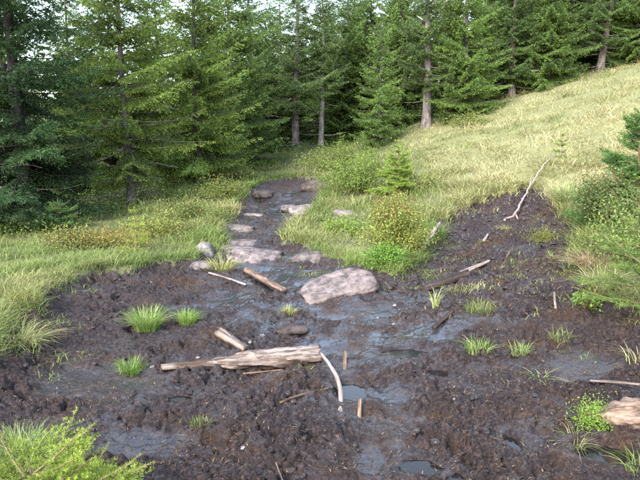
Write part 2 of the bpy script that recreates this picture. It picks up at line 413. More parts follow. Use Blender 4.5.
# water standing in the hollows
for (c, rx, ry, dep, lev) in WETP:
    if lev is None: continue
    rng = np.random.default_rng(int(abs(c[0]*1000+c[1]*77)))
    n = 40; th = np.arange(n)*2*pi/n; rr = 1.16+.06*np.sin(th*3+c[0]*9)+.04*np.sin(th*5+c[1]*7)
    x = c[0]+rx*rr*np.cos(th); y = c[1]+ry*rr*np.sin(th)
    z = c[2]-.080-.42*dep
    v = np.concatenate([np.stack([x, y, 0*x], 1), [[c[0], c[1], 0]]]) - np.array([c[0], c[1], 0])
    f = np.stack([np.arange(n), (np.arange(n)+1) % n, np.full(n, n)], 1)
    mb = MB(); mb.add(v, f, (.02,.02,.02)); o = mb.build('puddle', M_WATER); o.location = (c[0], c[1], z); tag(o, kind='structure')

# crumbs of peat and plant litter trodden into the mud
def in_view(x, y, pad=.10):
    return np.abs(x)/np.maximum(y, .1) < .53+pad
def mud_points(rng, n, ymax, ymin=2.0):
    y = ymin*np.exp(rng.random(n*3)*np.log(ymax/ymin)); x = (rng.random(n*3)*2-1)*.62*y
    d = mud_d(x, y); k = np.where(d > .03)[0][:n]
    return x[k], y[k]
def ico(sub):
    bm = bmesh.new(); bmesh.ops.create_icosphere(bm, subdivisions=sub, radius=1); bm.verts.ensure_lookup_table()
    v = np.array([v.co[:] for v in bm.verts]); f = np.array([[w.index for w in p.verts] for p in bm.faces]); bm.free(); return v, f
ICO1, ICO2, ICO3, ICO4 = ico(1), ico(2), ico(3), ico(4)
def build_clods():
    rng = np.random.default_rng(5); x, y = mud_points(rng, 4600, 14)
    n2 = 2600; yb = 5.5+6.5*rng.random(n2); xb = .7+.42*yb*rng.random(n2); kb = mud_d(xb, yb) > .05; x, y = np.concatenate([x, xb[kb]]), np.concatenate([y, yb[kb]]); bank = np.arange(len(x)) >= len(x)-kb.sum()
    z, d, h, sm = surf(x, y, True); keep = (rng.random(len(x)) > sm*.85) & (bank | True); bank = bank[keep]; x, y, z, h, sm = x[keep], y[keep], z[keep], h[keep], sm[keep]
    N = len(x); r = .005+.022*rng.random(N)**3; r *= np.clip(.75+y*.05, .8, 1.4)*np.where(bank, 1.7, 1.)
    v0, f0 = ICO1; v = v0[None]*(1+.36*rng.normal(size=(N, len(v0), 1)).clip(-1.1, 1.3))
    sc = np.stack([1+.6*rng.random(N), .7+.6*rng.random(N), .5+.35*rng.random(N)], 1); v = v*sc[:, None]*r[:, None, None]
    a = rng.random(N)*2*pi; ca, sa = np.cos(a)[:, None], np.sin(a)[:, None]
    v = np.stack([v[..., 0]*ca-v[..., 1]*sa, v[..., 0]*sa+v[..., 1]*ca, v[..., 2]], 2) + np.stack([x, y, z-r*.10], 1)[:, None]
    f = (f0[None]+(np.arange(N)*len(v0))[:, None, None]).reshape(-1, 3)
    w = np.clip(.05+.3*rng.random(N)+.3*sm, 0, 1)
    mb = MB(); mb.add(v.reshape(-1, 3), f, np.repeat(w, len(v0))[:, None].repeat(3, 1))
    tag(mb.build('clods', M_MUD, mud_path, smooth=True), kind='stuff')
    x, y = mud_points(rng, 20000, 12); N = len(x); k = fbm(x*1.2, y*1.2, 2, 35)+.25*rng.normal(size=len(x)) > .02; x, y = x[k], y[k]; N = len(x)
    b = np.stack([x, y, surf(x, y)+.003], 1)
    pal = np.array([[.10,.06,.035], [.16,.10,.055], [.06,.035,.025], [.25,.18,.10], [.08,.05,.04]]); c = pal[rng.choice(5, N, p=[.30,.28,.18,.14,.10])]; big = np.where((x > .7) & (y > 5) & (rng.random(N) < .35), 3., 1.)
    vv, ff, cc = blades(rng, b, (.008+.016*rng.random(N))*big, 1.0+1.8*rng.random(N), (.003+.005*rng.random(N))*big**.7, c, 2)
    mb = MB(); mb.add(vv, ff, cc); tag(mb.build('litter', M_GRASS, mud_path), kind='stuff')
build_clods()

# ------------------------------------------------------------------ grass
G_GREEN, G_LIME, G_STRAW, G_OLIVE = map(np.array, ([.08,.145,.03], [.15,.23,.045], [.52,.47,.26], [.22,.24,.08]))
def grass_colours(rng, x, y, straw):
    N = len(x); t = np.clip(straw + .50*fbm(x*.9, y*.9, 3, 81) + .75*fbm(x*.30+3, y*.42, 3, 87) + .34*(rng.random(N)-.5), 0, 1)[:, None]
    g = np.clip(.5+.9*fbm(x*.6+9, y*.6, 2, 82) + .4*(rng.random(N)-.5), 0, 1)[:, None]
    green = (G_GREEN*(1-g)+G_LIME*g); s = np.where(t < .5, green*(1-2*t)+G_OLIVE*2*t, G_OLIVE*(2-2*t)+G_STRAW*(2*t-1))
    return s
def build_grass():
    rng = np.random.default_rng(11); mb = MB()
    def scatter(nt, y0, y1, blades_per, hmin, hmax, wid, segs, spread, xlim=.62):
        y = y0*np.exp(rng.random(nt)*np.log(y1/y0)); x = (rng.random(nt)*2-1)*xlim*y
        d = mud_d(x, y)
        forest = forest_mask(x, y)
        k = (d < -.03) & (rng.random(nt) > forest*.9) & (rng.random(nt) < .55+.45*sstep(-.25, .25, fbm(x*1.1, y*1.1, 2, 83))); x, y, d = x[k], y[k], d[k]
        th = hmin+(hmax*1.15-hmin)*np.clip(.45+1.5*fbm(x*1.1, y*1.1, 3, 84), 0, 1)*(.7+.5*rng.random(len(x)))
        az0 = rng.random(len(x))*2*pi
        i = np.repeat(np.arange(len(x)), blades_per); N = len(i)
        bx = x[i]+rng.normal(0, spread, N); by = y[i]+rng.normal(0, spread, N)
        k = mud_d(bx, by) < .03; i, bx, by = i[k], bx[k], by[k]; N = len(i)
        b = np.stack([bx, by, surf(bx, by)-.01], 1); st = straw_at(bx, by)
        c = grass_colours(rng, x[i], y[i], st)*(.75+.5*rng.random(N))[:, None]
        lean = .45+1.0*rng.random(N)+1.6*sstep(.45, .75, st)*rng.random(N)
        az = np.where(rng.random(N) < .5, az0[i]+rng.normal(0, .6, N), rng.random(N)*2*pi)
        v, f, cc = blades(rng, b, th[i]*(.6+.6*rng.random(N)), lean, wid*(.7+.6*rng.random(N)), c, segs, az, colt=c*.75+G_STRAW*.32)
        mb.add(v, f, cc)
    scatter(1700, 2.0, 6.0, 34, .08, .19, .0042, 3, .05)
    scatter(5000, 6.0, 13., 20, .07, .26, .0065, 2, .09)
    scatter(7600, 12., 32., 12, .08, .36, .013, 2, .15)
    def beside(n, y0, y1, per, h0, h1, wid):                 # the banks go on beside the view
        y = y0*np.exp(rng.random(n)*np.log(y1/y0)); x = (.60+.40*rng.random(n))*(y+.6)*np.where(rng.random(n) < .5, -1, 1); k = (mud_d(x, y) < -.03) & (forest_mask(x, y) < .6); x, y = x[k], y[k]
        i = np.repeat(np.arange(len(x)), per); N = len(i); bx, by = x[i]+rng.normal(0, .09, N), y[i]+rng.normal(0, .09, N); c = grass_colours(rng, x[i], y[i], straw_at(bx, by))*(.75+.5*rng.random(N))[:, None]
        mb.add(*blades(rng, np.stack([bx, by, surf(bx, by)-.01], 1), (h0+(h1-h0)*rng.random(N)), .6+1.2*rng.random(N), wid*(.7+.6*rng.random(N)), c, 2, None, colt=c*.75+G_STRAW*.3))
    beside(1000, 1.6, 8., 16, .10, .28, .011); beside(1300, 8., 26., 9, .12, .32, .018)
    # longer blades hanging over the rim of the mud, and thin growth creeping into it
    def rim(n, y0, y1, dlo, dhi, per, hmin, hmax, wid, segs, keep=None):
        y = y0*np.exp(rng.random(n)*np.log(y1/y0)); x = (rng.random(n)*2-1)*.62*y; d = mud_d(x, y); k = (d > dlo) & (d < dhi)
        if keep is not None: k &= keep(x, y)
        x, y = x[k], y[k]; i = np.repeat(np.arange(len(x)), per); N = len(i)
        bx, by = x[i]+rng.normal(0, .04, N), y[i]+rng.normal(0, .04, N); b = np.stack([bx, by, surf(bx, by)-.01], 1)
        st = straw_at(bx, by)-.08; c = grass_colours(rng, x[i], y[i], st)*(.75+.5*rng.random(N))[:, None]
        h = (hmin+(hmax-hmin)*rng.random(len(x)))[i]*(.5+.7*rng.random(N))
        mb.add(*blades(rng, b, h, .5+1.0*rng.random(N), wid*(.7+.6*rng.random(N)), c, segs, None, colt=c*.8+G_STRAW*.22))
    rim(8000, 3.5, 9., -.30, .02, 22, .10, .22, .005, 3)
    rim(9000, 9., 19., -.40, .04, 16, .16, .38, .011, 2)
    rim(9000, 6., 12., -.35, .06, 18, .14, .34, .008, 3, lambda x, y: x > .8)
    rim(5000, 4., 18., .02, .55, 7, .04, .12, .006, 2, lambda x, y: fbm(x*1.6, y*1.6, 2, 85) > .10)
    rim(5000, 6., 11., .05, 1.2, 8, .03, .10, .006, 2, lambda x, y: (x > 1.) & (fbm(x*2.1, y*2.1, 2, 86) > .12))
    # thin flowering stems over the meadow
    n = 700; y = 8*np.exp(rng.random(n)*np.log(4)); x = rng.random(n)*.6*y; k = (mud_d(x, y) < -.15) & (forest_mask(x, y) < .5) & (straw_at(x, y) > .55); x, y = x[k], y[k]; n = len(x)
    b = np.stack([x, y, surf(x, y)], 1); c = np.tile(np.array([.42,.33,.19]), (n, 1))*(.7+.5*rng.random(n))[:, None]
    mb.add(*blades(rng, b, .22+.22*rng.random(n), .3+.9*rng.random(n), .003+.0004*y, c, 2))
    o = mb.build('grass', M_GRASS); tag(o, 'pale and green grass covering the banks and the sloping meadow', 'grass', kind='stuff')

# edge of the forest on the land, from the slope on the one side round the end of the path to the other side
EDGE = np.array([at(-200, 8.2), at(-60, 10.2), at(30, 11.0), at(130, 14.2), at(205, 17.5), at(260, 23.), at(320, 25.5), at(425, 25.5), at(520, 27.), at(640, 28.), at(900, 32.), (60, 60), (60, 500), (-300, 500), (-300, 8)])
def forest_mask(x, y):
    return sstep(-.6, 1.2, poly_sdf(np.asarray(x, float), np.asarray(y, float), EDGE))
build_grass()

# ------------------------------------------------------------------ spruces
N_DARK, N_MID, N_TIP = np.array([.056,.090,.038]), np.array([.11,.17,.055]), np.array([.21,.29,.075])
def spruce_parts(seed, height, crown_base, lmax, trunk_r, tint=(1,1,1), tipmix=1., whorl=.25, per=6, step=.045, nl=.070, nw=.021, dead=14, dead_len=1.2,
                 twig=.09, sub=.095, fine_to=6.5, bark=(.13,.11,.10), droop=0., sparse=0., npn=3, upper=3.2, own_dead=False):
    rng = np.random.default_rng(seed); tint = np.array(tint)
    wood = MB()
    zz = np.linspace(-.25, height, 26); bend = np.stack([.05*np.sin(zz*.7+seed), .05*np.cos(zz*.6+seed*2), zz], 1)*np.array([1, 1, 1])
    bend[:, :2] -= np.array([.05*np.sin(seed), .05*np.cos(seed*2)])
    rr = trunk_r*np.clip(1-zz/height, .02, 1)**.85 + trunk_r*.35*np.exp(-np.maximum(zz, 0)*5)
    v, f = tube(bend, rr, 10); wood.add(v, f, np.array(bark)*np.array([.66,.70,.74])*(.8+.4*rng.random(len(v)))[:, None])
    axis = lambda h: np.array([np.interp(h, zz, bend[:, 0]), np.interp(h, zz, bend[:, 1]), h])
    dead_mb = []
    for k in range(dead):                                   # bare grey twiggy branches low on the trunk
        h = .35 + (crown_base+1.0)*rng.random(); az = rng.random()*2*pi; L = dead_len*(.35+.65*rng.random())
        t = np.linspace(0, 1, 6); o = np.array([cos(az), sin(az), 0]); s = np.array([-sin(az), cos(az), 0])
        sl = -.15-.45*rng.random()
        pts = axis(h)+o*(L*t)[:, None] + s*(.06*L*np.sin(t*5+k))[:, None]; pts[:, 2] += L*(sl*t+.25*t**2)
        dm = MB() if own_dead else wood
        if own_dead: dead_mb.append(dm)
        v, f = tube(pts, .012*(1-.8*t)+.003, 4, False); dm.add(v, f, np.array([.20,.185,.17])*(.7+.4*rng.random()))
        for q in range(5):
            tt = .3+.65*rng.random(); p0 = np.array([np.interp(tt, t, pts[:, m]) for m in range(3)]); sd = 1 if q % 2 else -1
            p1 = p0 + (o*.6+s*sd*.8+np.array([0, 0, -.2+.2*rng.random()]))*L*.35*rng.random()
            v, f = tube([p0, (p0+p1)/2+np.array([0, 0, .02]), p1], [.005, .004, .002], 3, False); dm.add(v, f, np.array([.19,.175,.16])*(.7+.4*rng.random()))
    TP, TD, TL, TC, TT = [], [], [], [], []
    h = crown_base
    while h < height-.12:
        u = h/height; vis = h < fine_to
        nb = rng.integers(per-1, per+2); a0 = rng.random()*2*pi
        for k in range(nb):
            if rng.random() < sparse*(1-u): continue
            az = a0+k*2*pi/nb+rng.normal(0, .22); hh = h+rng.normal(0, .09)
            L = lmax*(1-u)**.72*(.62+.5*rng.random())*min(1, .55+.45*(hh-crown_base)/.8+.2)
            if L < .12: L = .12
            A = -.42-droop+1.15*u+rng.normal(0, .09); B = .30-.35*u+.06*rng.normal()
            t = np.linspace(0, 1, 7); o = np.array([cos(az), sin(az), 0]); s = np.array([-sin(az), cos(az), 0]); wob = rng.normal(0, .10)
            pts = axis(hh)+o*(L*t*(1-.08*t))[:, None]+s*(wob*L*t**2)[:, None]; pts[:, 2] += L*(A*t+B*t**2)
            v, f = tube(pts[::2], (.004+.0055*L)*(1-.85*t[::2]), 4, False); wood.add(v, f, np.array(bark)*.75)
            sp = twig if vis else twig*1.7
            n = max(2, int(L*.9/sp)); ti = np.linspace(.10, 1, n); ti = np.clip(ti+rng.normal(0, .02, n), .05, 1)
            bp = np.stack([np.interp(ti, t, pts[:, m]) for m in range(3)], 1)
            tn = nrm(np.stack([np.interp(ti, t, np.gradient(pts[:, m], t)) for m in range(3)], 1))
            lat = nrm(np.cross(tn, [0, 0, 1.]))
            cb = (N_DARK*(1-.8*rng.random())+N_MID*.9*rng.random())*tint*(.8+.4*rng.random()); tipc = (N_MID*.35+N_TIP*(.35+.65*rng.random()))*tint
            for sd in (-1, 1):
                D = nrm(tn*.62+lat*sd*(.75+.2*rng.random((n, 1)))+np.array([0, 0, 1.])*(-.22-.25*rng.random((n, 1))-droop*.4))
                Ln = np.minimum(.55, .11+.36*L*(1-ti)*(.4+.6*np.minimum(1, ti*3)))*(.65+.5*rng.random(n))
                TP.append(bp); TD.append(D); TL.append(Ln); TC.append(np.tile(cb, (n, 1))); TT.append(np.tile(tipc, (n, 1)))
                if vis:                                     # second order sprays
                    m = np.maximum(0, ((Ln-.10)/sub).astype(int)); ii = np.repeat(np.arange(n), m)
                    if len(ii):
                        kk = np.arange(len(ii))-np.repeat(np.cumsum(m)-m, m); fr = (kk+.6)/np.maximum(m[ii], 1)
                        q = bp[ii]+D[ii]*(Ln[ii]*fr)[:, None]; lt = nrm(np.cross(D[ii], [0, 0, 1.]))
                        for s2 in (-1, 1):
                            D2 = nrm(D[ii]*.7+lt*s2*.7+np.array([0, 0, 1.])*(-.25-.3*rng.random((len(ii), 1))))
                            TP.append(q); TD.append(D2); TL.append((.05+.45*Ln[ii]*(1-fr))*(.7+.5*rng.random(len(ii)))); TC.append(np.tile(cb, (len(ii), 1))); TT.append(np.tile(tipc, (len(ii), 1)))
            TP.append(bp[-1:]-tn[-1:]*.12); TD.append(tn[-1:]); TL.append(np.array([.26])); TC.append(cb[None]); TT.append(tipc[None])
        h += whorl*(.8+.4*rng.random())*(1. if vis else 1.15)
    Pb, D, L, C, T = (np.concatenate(q) for q in (TP, TD, TL, TC, TT))
    crown = MB(); fine = Pb[:, 2] < fine_to
    for sel, mul in ((fine, 1.), (~fine, upper)):
        if sel.any():
            crown.add(*needles(rng, Pb[sel], D[sel], L[sel], C[sel], step*mul, nl*mul**.6, nw*mul**.75, per=npn, spread=.75, fwd=.6, tip=T[sel]*tipmix+C[sel]*(1-tipmix), tipfrac=.5, sag=.35))
    return wood, crown, dead_mb
def make_spruce(loc, label, group, rz=0, name='spruce_tree', **kw):
    w, c, d = spruce_parts(**kw); t = thing(name, loc, label, 'tree', group, rz)
    w.build('trunk', M_BARK, t, smooth=True); c.build('crown', M_NEEDLE, t)
    for q in d: q.build('dead_branch', M_BARK, t, smooth=True)
    return t
def copy_thing(o, loc, rz, sc, label=None, group=None):
    c = o.copy(); COL.objects.link(c); c.location = loc; c.rotation_euler = (0, 0, rz); c.scale = (sc,)*3
    if label: c['label'] = label
    if group: c['group'] = group
    for ch in list(o.children):
        k = ch.copy(); COL.objects.link(k); k.parent = c
    return c
def gp(px, Y):
    x, y = at(px, Y); return (x, y, float(H(x, y))-.04)
EDGE_G = 'spruces along the forest edge'
make_spruce(gp(28, 11.4), 'very dark spruce with drooping boughs down to the grass and a black trunk', EDGE_G, seed=1, height=7.6, crown_base=.35, lmax=2.5, trunk_r=.14,
            tint=(.42,.54,.54), tipmix=.4, droop=.08, step=.048, nl=.066, nw=.021, dead=6, bark=(.028,.024,.024), sparse=.15, whorl=.31, fine_to=5.5)
make_spruce(gp(131, 13.8), 'slim spruce with a bare grey trunk and grey dead twigs beside the boggy path', EDGE_G, seed=2, height=7.8, crown_base=.75, lmax=2.25, trunk_r=.085,
            tint=(1.5,1.4,.95), tipmix=1., droop=.06, step=.034, nl=.060, nw=.017, dead=44, dead_len=1.4, sparse=.28, whorl=.27, fine_to=5.6, bark=(.17,.145,.135), own_dead=True)
make_spruce(gp(200, 16.6), 'dense bright green spruce whose boughs sweep low behind the grey trunk', EDGE_G, seed=3, height=6.6, crown_base=.35, lmax=2.3, trunk_r=.12, tint=(1.5,1.4,.95), step=.054, nl=.075, nw=.023, dead=4, fine_to=7)
make_spruce(gp(296, 25.0), 'tall spruce with a dark rough trunk where the path enters the forest', EDGE_G, seed=4, height=7.6, crown_base=1.7, lmax=2.1, trunk_r=.16, dead=22, sparse=.28, fine_to=8, step=.05, nl=.08, nw=.024)
make_spruce(gp(321, 25.6), 'spruce with a pale slender trunk beside the dark rough one', EDGE_G, seed=5, height=7.2, crown_base=2.4, lmax=1.9, trunk_r=.12, dead=14, sparse=.30, fine_to=8, bark=(.25,.22,.20), step=.05, nl=.08, nw=.024)
make_spruce(gp(378, 22.8), 'small bright conical spruce standing before the thick grey trunk', EDGE_G, seed=6, height=4.6, crown_base=.2, lmax=1.35, trunk_r=.06, tint=(1.15,1.2,.9), dead=0, whorl=.20, fine_to=9, step=.045)
tb = make_spruce(gp(426, 24.6), 'thick grey trunked spruce with pale broken dead limbs at the meadow edge', EDGE_G, seed=7, height=7.6, crown_base=1.7, lmax=2.1, trunk_r=.19, dead=10, sparse=.36, fine_to=8, bark=(.22,.18,.165), step=.05, nl=.08, nw=.024)
make_spruce(gp(466, 24.0), 'bushy spruce with bright green bough ends next to the thick grey trunk', EDGE_G, seed=8, height=7.0, crown_base=.3, lmax=2.1, trunk_r=.12, tint=(1.2,1.25,.9), dead=4, fine_to=8, step=.053, nl=.08, nw=.023)
make_spruce(gp(512, 27.6), 'spruce with a brown trunk set back in the shade above the meadow', EDGE_G, seed=9, height=7.6, crown_base=1.1, lmax=2.0, trunk_r=.15, dead=16, sparse=.30, tint=(.9,.95,.9), fine_to=7.5, step=.055, nl=.085, nw=.025, bark=(.15,.115,.10))
make_spruce(gp(600, 28.4), 'spruce with a leaning brown trunk and dark skirts at the top of the meadow', EDGE_G, seed=10, height=7.6, crown_base=1.3, lmax=2.1, trunk_r=.17, dead=20, sparse=.34, tint=(.85,.92,.85), fine_to=7.5, step=.055, nl=.085, nw=.025, bark=(.15,.115,.10)).rotation_euler = (0, radians(5), 0)
# pale broken limbs on the thick trunk
rng = np.random.default_rng(70)
for pts in ([(.1,0,4.6),(.35,-.1,5.0),(.75,-.2,5.05),(.95,-.25,4.9)], [(.1,-.05,4.3),(.5,-.2,4.5),(.7,-.3,4.9)], [(.12,-.1,1.7),(.4,-.3,1.45),(.5,-.35,1.2)], [(.35,-.3,1.55),(.42,-.32,1.9)], [(-.1,0,4.0),(-.5,-.2,4.2)]):
    p = np.array(pts, float); mb = MB(); v, f = tube(p, np.linspace(.05, .015, len(p)), 6); mb.add(v, f, (.40,.37,.34)); mb.build('dead_branch', M_BARK, tb, smooth=True)

# the depth of the forest: copies of three fuller trees
DEEP = 'spruces deeper in the forest'
DEEP_L = ['slender dark trunked spruce', 'full skirted green spruce', 'narrow olive green spruce']
DEEP_N = [(28,'the very dark drooping spruce'), (131,'the slim bare grey trunk'), (200,'the dense bright green spruce'), (260,'the end of the boggy path'), (308,'the pale slender trunk'), (378,'the small bright conical spruce'),
          (426,'the thick grey trunk with broken limbs'), (466,'the bushy spruce with bright boughs'), (512,'the shaded brown trunk'), (600,'the leaning brown trunk'), (700,'the last trees above the meadow')]
def deep_label(k, loc):
    px = 320+FPX*loc[0]/loc[1]; nb = min(DEEP_N, key=lambda q: abs(q[0]-px))[1]; far = 'deep in the forest' if loc[1] > 38 else 'in the forest'
    return f'{DEEP_L[k]} {far} behind {nb}'
protos = []
for k, kw in enumerate((dict(seed=21, height=7.6, crown_base=1.2, lmax=2.2, trunk_r=.13, dead=14, tint=(.9,.97,.9), sparse=.16),
                        dict(seed=22, height=7.0, crown_base=.3, lmax=2.4, trunk_r=.12, dead=4, tint=(1.1,1.15,.9)),
                        dict(seed=23, height=7.2, crown_base=.6, lmax=2.1, trunk_r=.12, dead=10, tint=(1.12,1.1,.85), sparse=.1))):
    protos.append((kw, [None]))
def deep_tree(k, loc, rz, sc):
    kw, slot = protos[k]
    if 170 < 320+FPX*loc[0]/loc[1] < 335 and loc[1] > 24: sc *= .86          # lower, younger growth beyond the path
    if slot[0] is None:
        slot[0] = make_spruce(loc, deep_label(k, loc), DEEP, rz, fine_to=7.5, step=.058, nl=.09, nw=.026, whorl=.25, twig=.095, sub=.10, **kw); slot[0].scale = (sc,)*3
    else: copy_thing(slot[0], loc, rz, sc, deep_label(k, loc))
rng = np.random.default_rng(99); placed = [np.array(at(p, Y)) for p, Y in ((28,11.4),(131,13.8),(196,17.2),(296,25),(321,25.6),(426,24.6),(466,24.2),(512,27.6),(600,28.4))]
fixed = [(1,232,20.5),(0,250,25.5),(2,268,28.0),(1,345,28.5),(1,400,28.0),(2,445,28.5),(1,548,27.6),(1,490,29.5),(0,570,30.5),(1,636,28.6),(2,680,29.0),(1,720,29.),(0,14,17.5),(2,80,21.5),(1,112,19.5),(2,40,27.),(1,150,26.),(1,395,34.),(2,440,35.),(1,355,35.),(1,480,34.),(1,165,21.5),(1,-110,12.5),(1,205,24.5),(1,330,31.),(1,372,30.)]
for k, px, Y in fixed:
    x, y = at(px, Y); placed.append(np.array([x, y])); deep_tree(k, (x, y, float(H(x, y))-.05), rng.random()*6.28, .88+.3*rng.random())
n = 0
for _ in range(6000):
    if n >= 62: break
    Y = 27+30*rng.random()**1.2; px = -60+800*rng.random(); x, y = at(px, Y)
    if poly_sdf(np.array([x]), np.array([y]), EDGE)[0] < 1.2: continue
    if px < 190 and rng.random() < .85: continue
    if min(np.hypot(*(q-np.array([x, y]))) for q in placed) < 2.1: continue
    placed.append(np.array([x, y])); deep_tree(int(rng.integers(0, 3)), (x, y, float(H(x, y))-.05), rng.random()*6.28, .85+.4*rng.random()); n += 1

# ------------------------------------------------------------------ undergrowth along the forest edge: low leafy mass
def build_undergrowth():
    rng = np.random.default_rng(44); mb = MB(); n = 3900
    y = 8.5*np.exp(rng.random(n)*np.log(4.2)); x = (rng.random(n)*2-1)*.62*y
    sd = poly_sdf(x, y, EDGE); w = np.where(sd < 0, np.exp(-(sd/1.0)**2), np.exp(-(sd/3.5)**2)); k = (rng.random(n) < w) & (mud_d(x, y) < -.25); x, y = x[k], y[k]; n = len(x)
    hgt = .18+.38*rng.random(n)*np.clip(.6+fbm(x, y, 2, 90), .2, 1.4)
    i = np.repeat(np.arange(n), 42); N = len(i); a = rng.random(N)*2*pi; r = .26*np.sqrt(rng.random(N))
    px, py = x[i]+r*np.cos(a), y[i]+r*np.sin(a); pos = np.stack([px, py, H(px, py)+hgt[i]*(.15+.85*rng.random(N))*(1-(r/.32)**2*.6)], 1)
    g = np.clip(.5+fbm(x*.5, y*.5, 2, 92)+.3*rng.normal(size=n), 0, 1)[:, None]; dry = sstep(6, 9, x)*(rng.random(n) < .55)
    col = (np.array([.05,.085,.022])*(1-g)+np.array([.13,.18,.04])*g)*(1-dry[:, None])+np.array([.22,.155,.085])*dry[:, None]
    mb.add(*leaves(rng, pos, np.stack([np.cos(a), np.sin(a), .3+.5*rng.random(N)], 1), .035+.035*rng.random(N), .018+.02*rng.random(N), col[i]))
    tag(mb.build('undergrowth', M_LEAF), 'low leafy bilberry undergrowth under the spruces at the forest edge', 'undergrowth', kind='stuff')
build_undergrowth()

# ------------------------------------------------------------------ shrubs and young spruces
def shrub(px, py, w, h, cols, label, cat='shrub', n=2600, leaf=.022, seed=0, red=0., name='bilberry_shrub', deep=None, group=None):
    rng = np.random.default_rng(seed); x, y = P(px, py); t = thing(name, (x, y, sz(x, y)-.02), label, cat, group)
    st = MB(); lf = MB(); nst = 34; deep = deep or w*.8; POS, DIR = [], []
    for k in range(nst):
        a = rng.random()*2*pi; r = np.sqrt(rng.random()); tx, ty = r*cos(a)*w/2, r*sin(a)*deep/2; tz = h*(1-.62*r**2)*(.75+.4*rng.random())
        s = np.linspace(0, 1, 5); p = np.stack([tx*(.45*s+.55*s**2), ty*(.45*s+.55*s**2), tz*s**.85], 1)+rng.normal(0, .012, (5, 3)); p[0] = (tx*.35, ty*.35, 0)
        v, f = tube(p, .004*(1-.6*s)*(1+h), 4, False); st.add(v, f, (.10,.075,.04))
        m = n//nst; q = .22+.78*rng.random(m)**.7; b = np.stack([np.interp(q, s, p[:, c]) for c in range(3)], 1)+rng.normal(0, .035*(1+w), (m, 3))*np.array([1, 1, .7])
        b[:, 2] = np.maximum(b[:, 2], .01); POS.append(b); DIR.append(rng.normal(size=(m, 3))+np.array([0, 0, .5]))
    pos = np.concatenate(POS); N = len(pos); g = rng.random((N, 1)); top = sstep(.45*h, h, pos[:, 2])
    col = np.array(cols[0])*(1-g)+np.array(cols[1])*g
    isr = (rng.random(N) < red*(.15+top))[:, None]; col = np.where(isr, np.array([.24,.095,.045])*(.7+.6*rng.random((N, 1))), col)
    lf.add(*leaves(rng, pos, np.concatenate(DIR), leaf*(.7+.6*rng.random(N)), leaf*.55*(.7+.6*rng.random(N)), col))
    st.build('stem_cluster', M_STICK, t); lf.build('foliage', M_LEAF, t); return t
def young_spruce(px, py, h, w, label, seed=0, tint=(1,1,1), tips=1., fine=1., name='young_spruce', lean=None, group=None, whorl=.11, leader=True, dens=1., pw=.8, per=5):
    """sapling: leader, whorls of boughs and brushes of single needles"""
    rng = np.random.default_rng(seed); x, y = P(px, py); t = thing(name, (x, y, sz(x, y)-.02), label, 'young tree', group)
    wood, cr = MB(), MB(); tint = np.array(tint); z = np.linspace(0, h, 7); ax = np.stack([.02*np.sin(z*4+seed), .02*np.cos(z*3), z], 1); ax[:, :2] -= ax[0, :2]
    v, f = tube(ax, (.006+.012*h)*(1-.85*z/h), 6); wood.add(v, f, (.12,.085,.05))
    TP, TD, TL, TC, TT = [], [], [], [], []
    def tw(p, d, l):
        TP.append(p); TD.append(d); TL.append(l); c = (N_DARK*.3+N_MID*(.6+.6*rng.random()))*tint; TC.append(c); TT.append((N_MID*.3+N_TIP*(.6+.6*rng.random()))*tint*tips+c*(1-min(tips, 1)))
    hh = .04*h
    while hh < h*.97:
        u = hh/h
        for k in range(rng.integers(4, 7)):
            a = rng.random()*2*pi; L = w*.5*(1-u)**pw*(.65+.5*rng.random())+.03; A = .05+.65*u+rng.normal(0, .1)
            o = np.array([cos(a), sin(a), A]); o /= np.linalg.norm(o); b = np.array([np.interp(hh, z, ax[:, 0]), np.interp(hh, z, ax[:, 1]), hh])
            s = np.array([-sin(a), cos(a), 0]); e = b+o*L+np.array([0, 0, .10*L])
            v, f = tube([b, b+o*L*.5, e], [.004+.004*L, .003+.003*L, .002], 4, False); wood.add(v, f, (.14,.10,.055))
            tw(b+o*L*.12, o, L*.55); tw(b+o*L*.5, nrm(e-b-o*L*.5), L*.5+.02)
            m = max(1, int(L/(.05/dens)))
            for q in range(m):
                fr = .18+.75*(q+rng.random())/m
                for sd in (-1, 1):
                    d = nrm(o*.7+s*sd*.75+np.array([0, 0, .12*rng.normal()])); l = (.035+.42*L*(1-fr))*(.7+.5*rng.random()); tw(b+o*L*fr, d, l)
                    if l > .09:
                        for s3 in (-1, 1):
                            for f3 in (.4, .7):
                                d3 = nrm(d*.75+np.cross(d, [0, 0, 1.])*s3*.7); tw(b+o*L*fr+d*l*f3, d3, l*.42*(.7+.5*rng.random()))
        hh += whorl*(.75+.5*rng.random())
    if leader: tw(ax[-2], nrm(ax[-1]-ax[-2]), h/6+.05)
    cr.add(*needles(rng, np.array(TP), np.array(TD), np.array(TL), np.array(TC), .0105*fine, .017*fine**.75, .0022*fine, per=per, spread=.8, fwd=.55, tip=np.array(TT), tipfrac=.75, up=.3))
    wood.build('stem', M_STICK, t); cr.build('foliage', M_NEEDLE, t)
    if lean: t.rotation_euler = lean
    return t
young_spruce(42, 532, .37, 1.2, 'bright yellow green young spruce bush with fresh shoots close to a pale grass clump', seed=3, tint=(1.65,1.45,.85), tips=1.1, fine=1.05, whorl=.06, dens=.95, pw=.55, per=12, leader=False)
young_spruce(396, 196, 1.15, 1.15, 'small upright green spruce sapling rising behind the reddish bilberry shrub', seed=4, fine=2.8, tint=(1.5,1.45,.9), dens=2.0, whorl=.09, per=5)
young_spruce(366, 176, .85, 1.0, 'squat light green spruce sapling in the grass by the path bend', seed=5, fine=2.3, tint=(1.35,1.3,.9), dens=1.5)
young_spruce(136, 258, .66, .5, 'thin yellowish spruce seedling at the rim of the mud', seed=6, fine=1.9, tint=(1.8,1.5,.9), whorl=.11, dens=1.6)
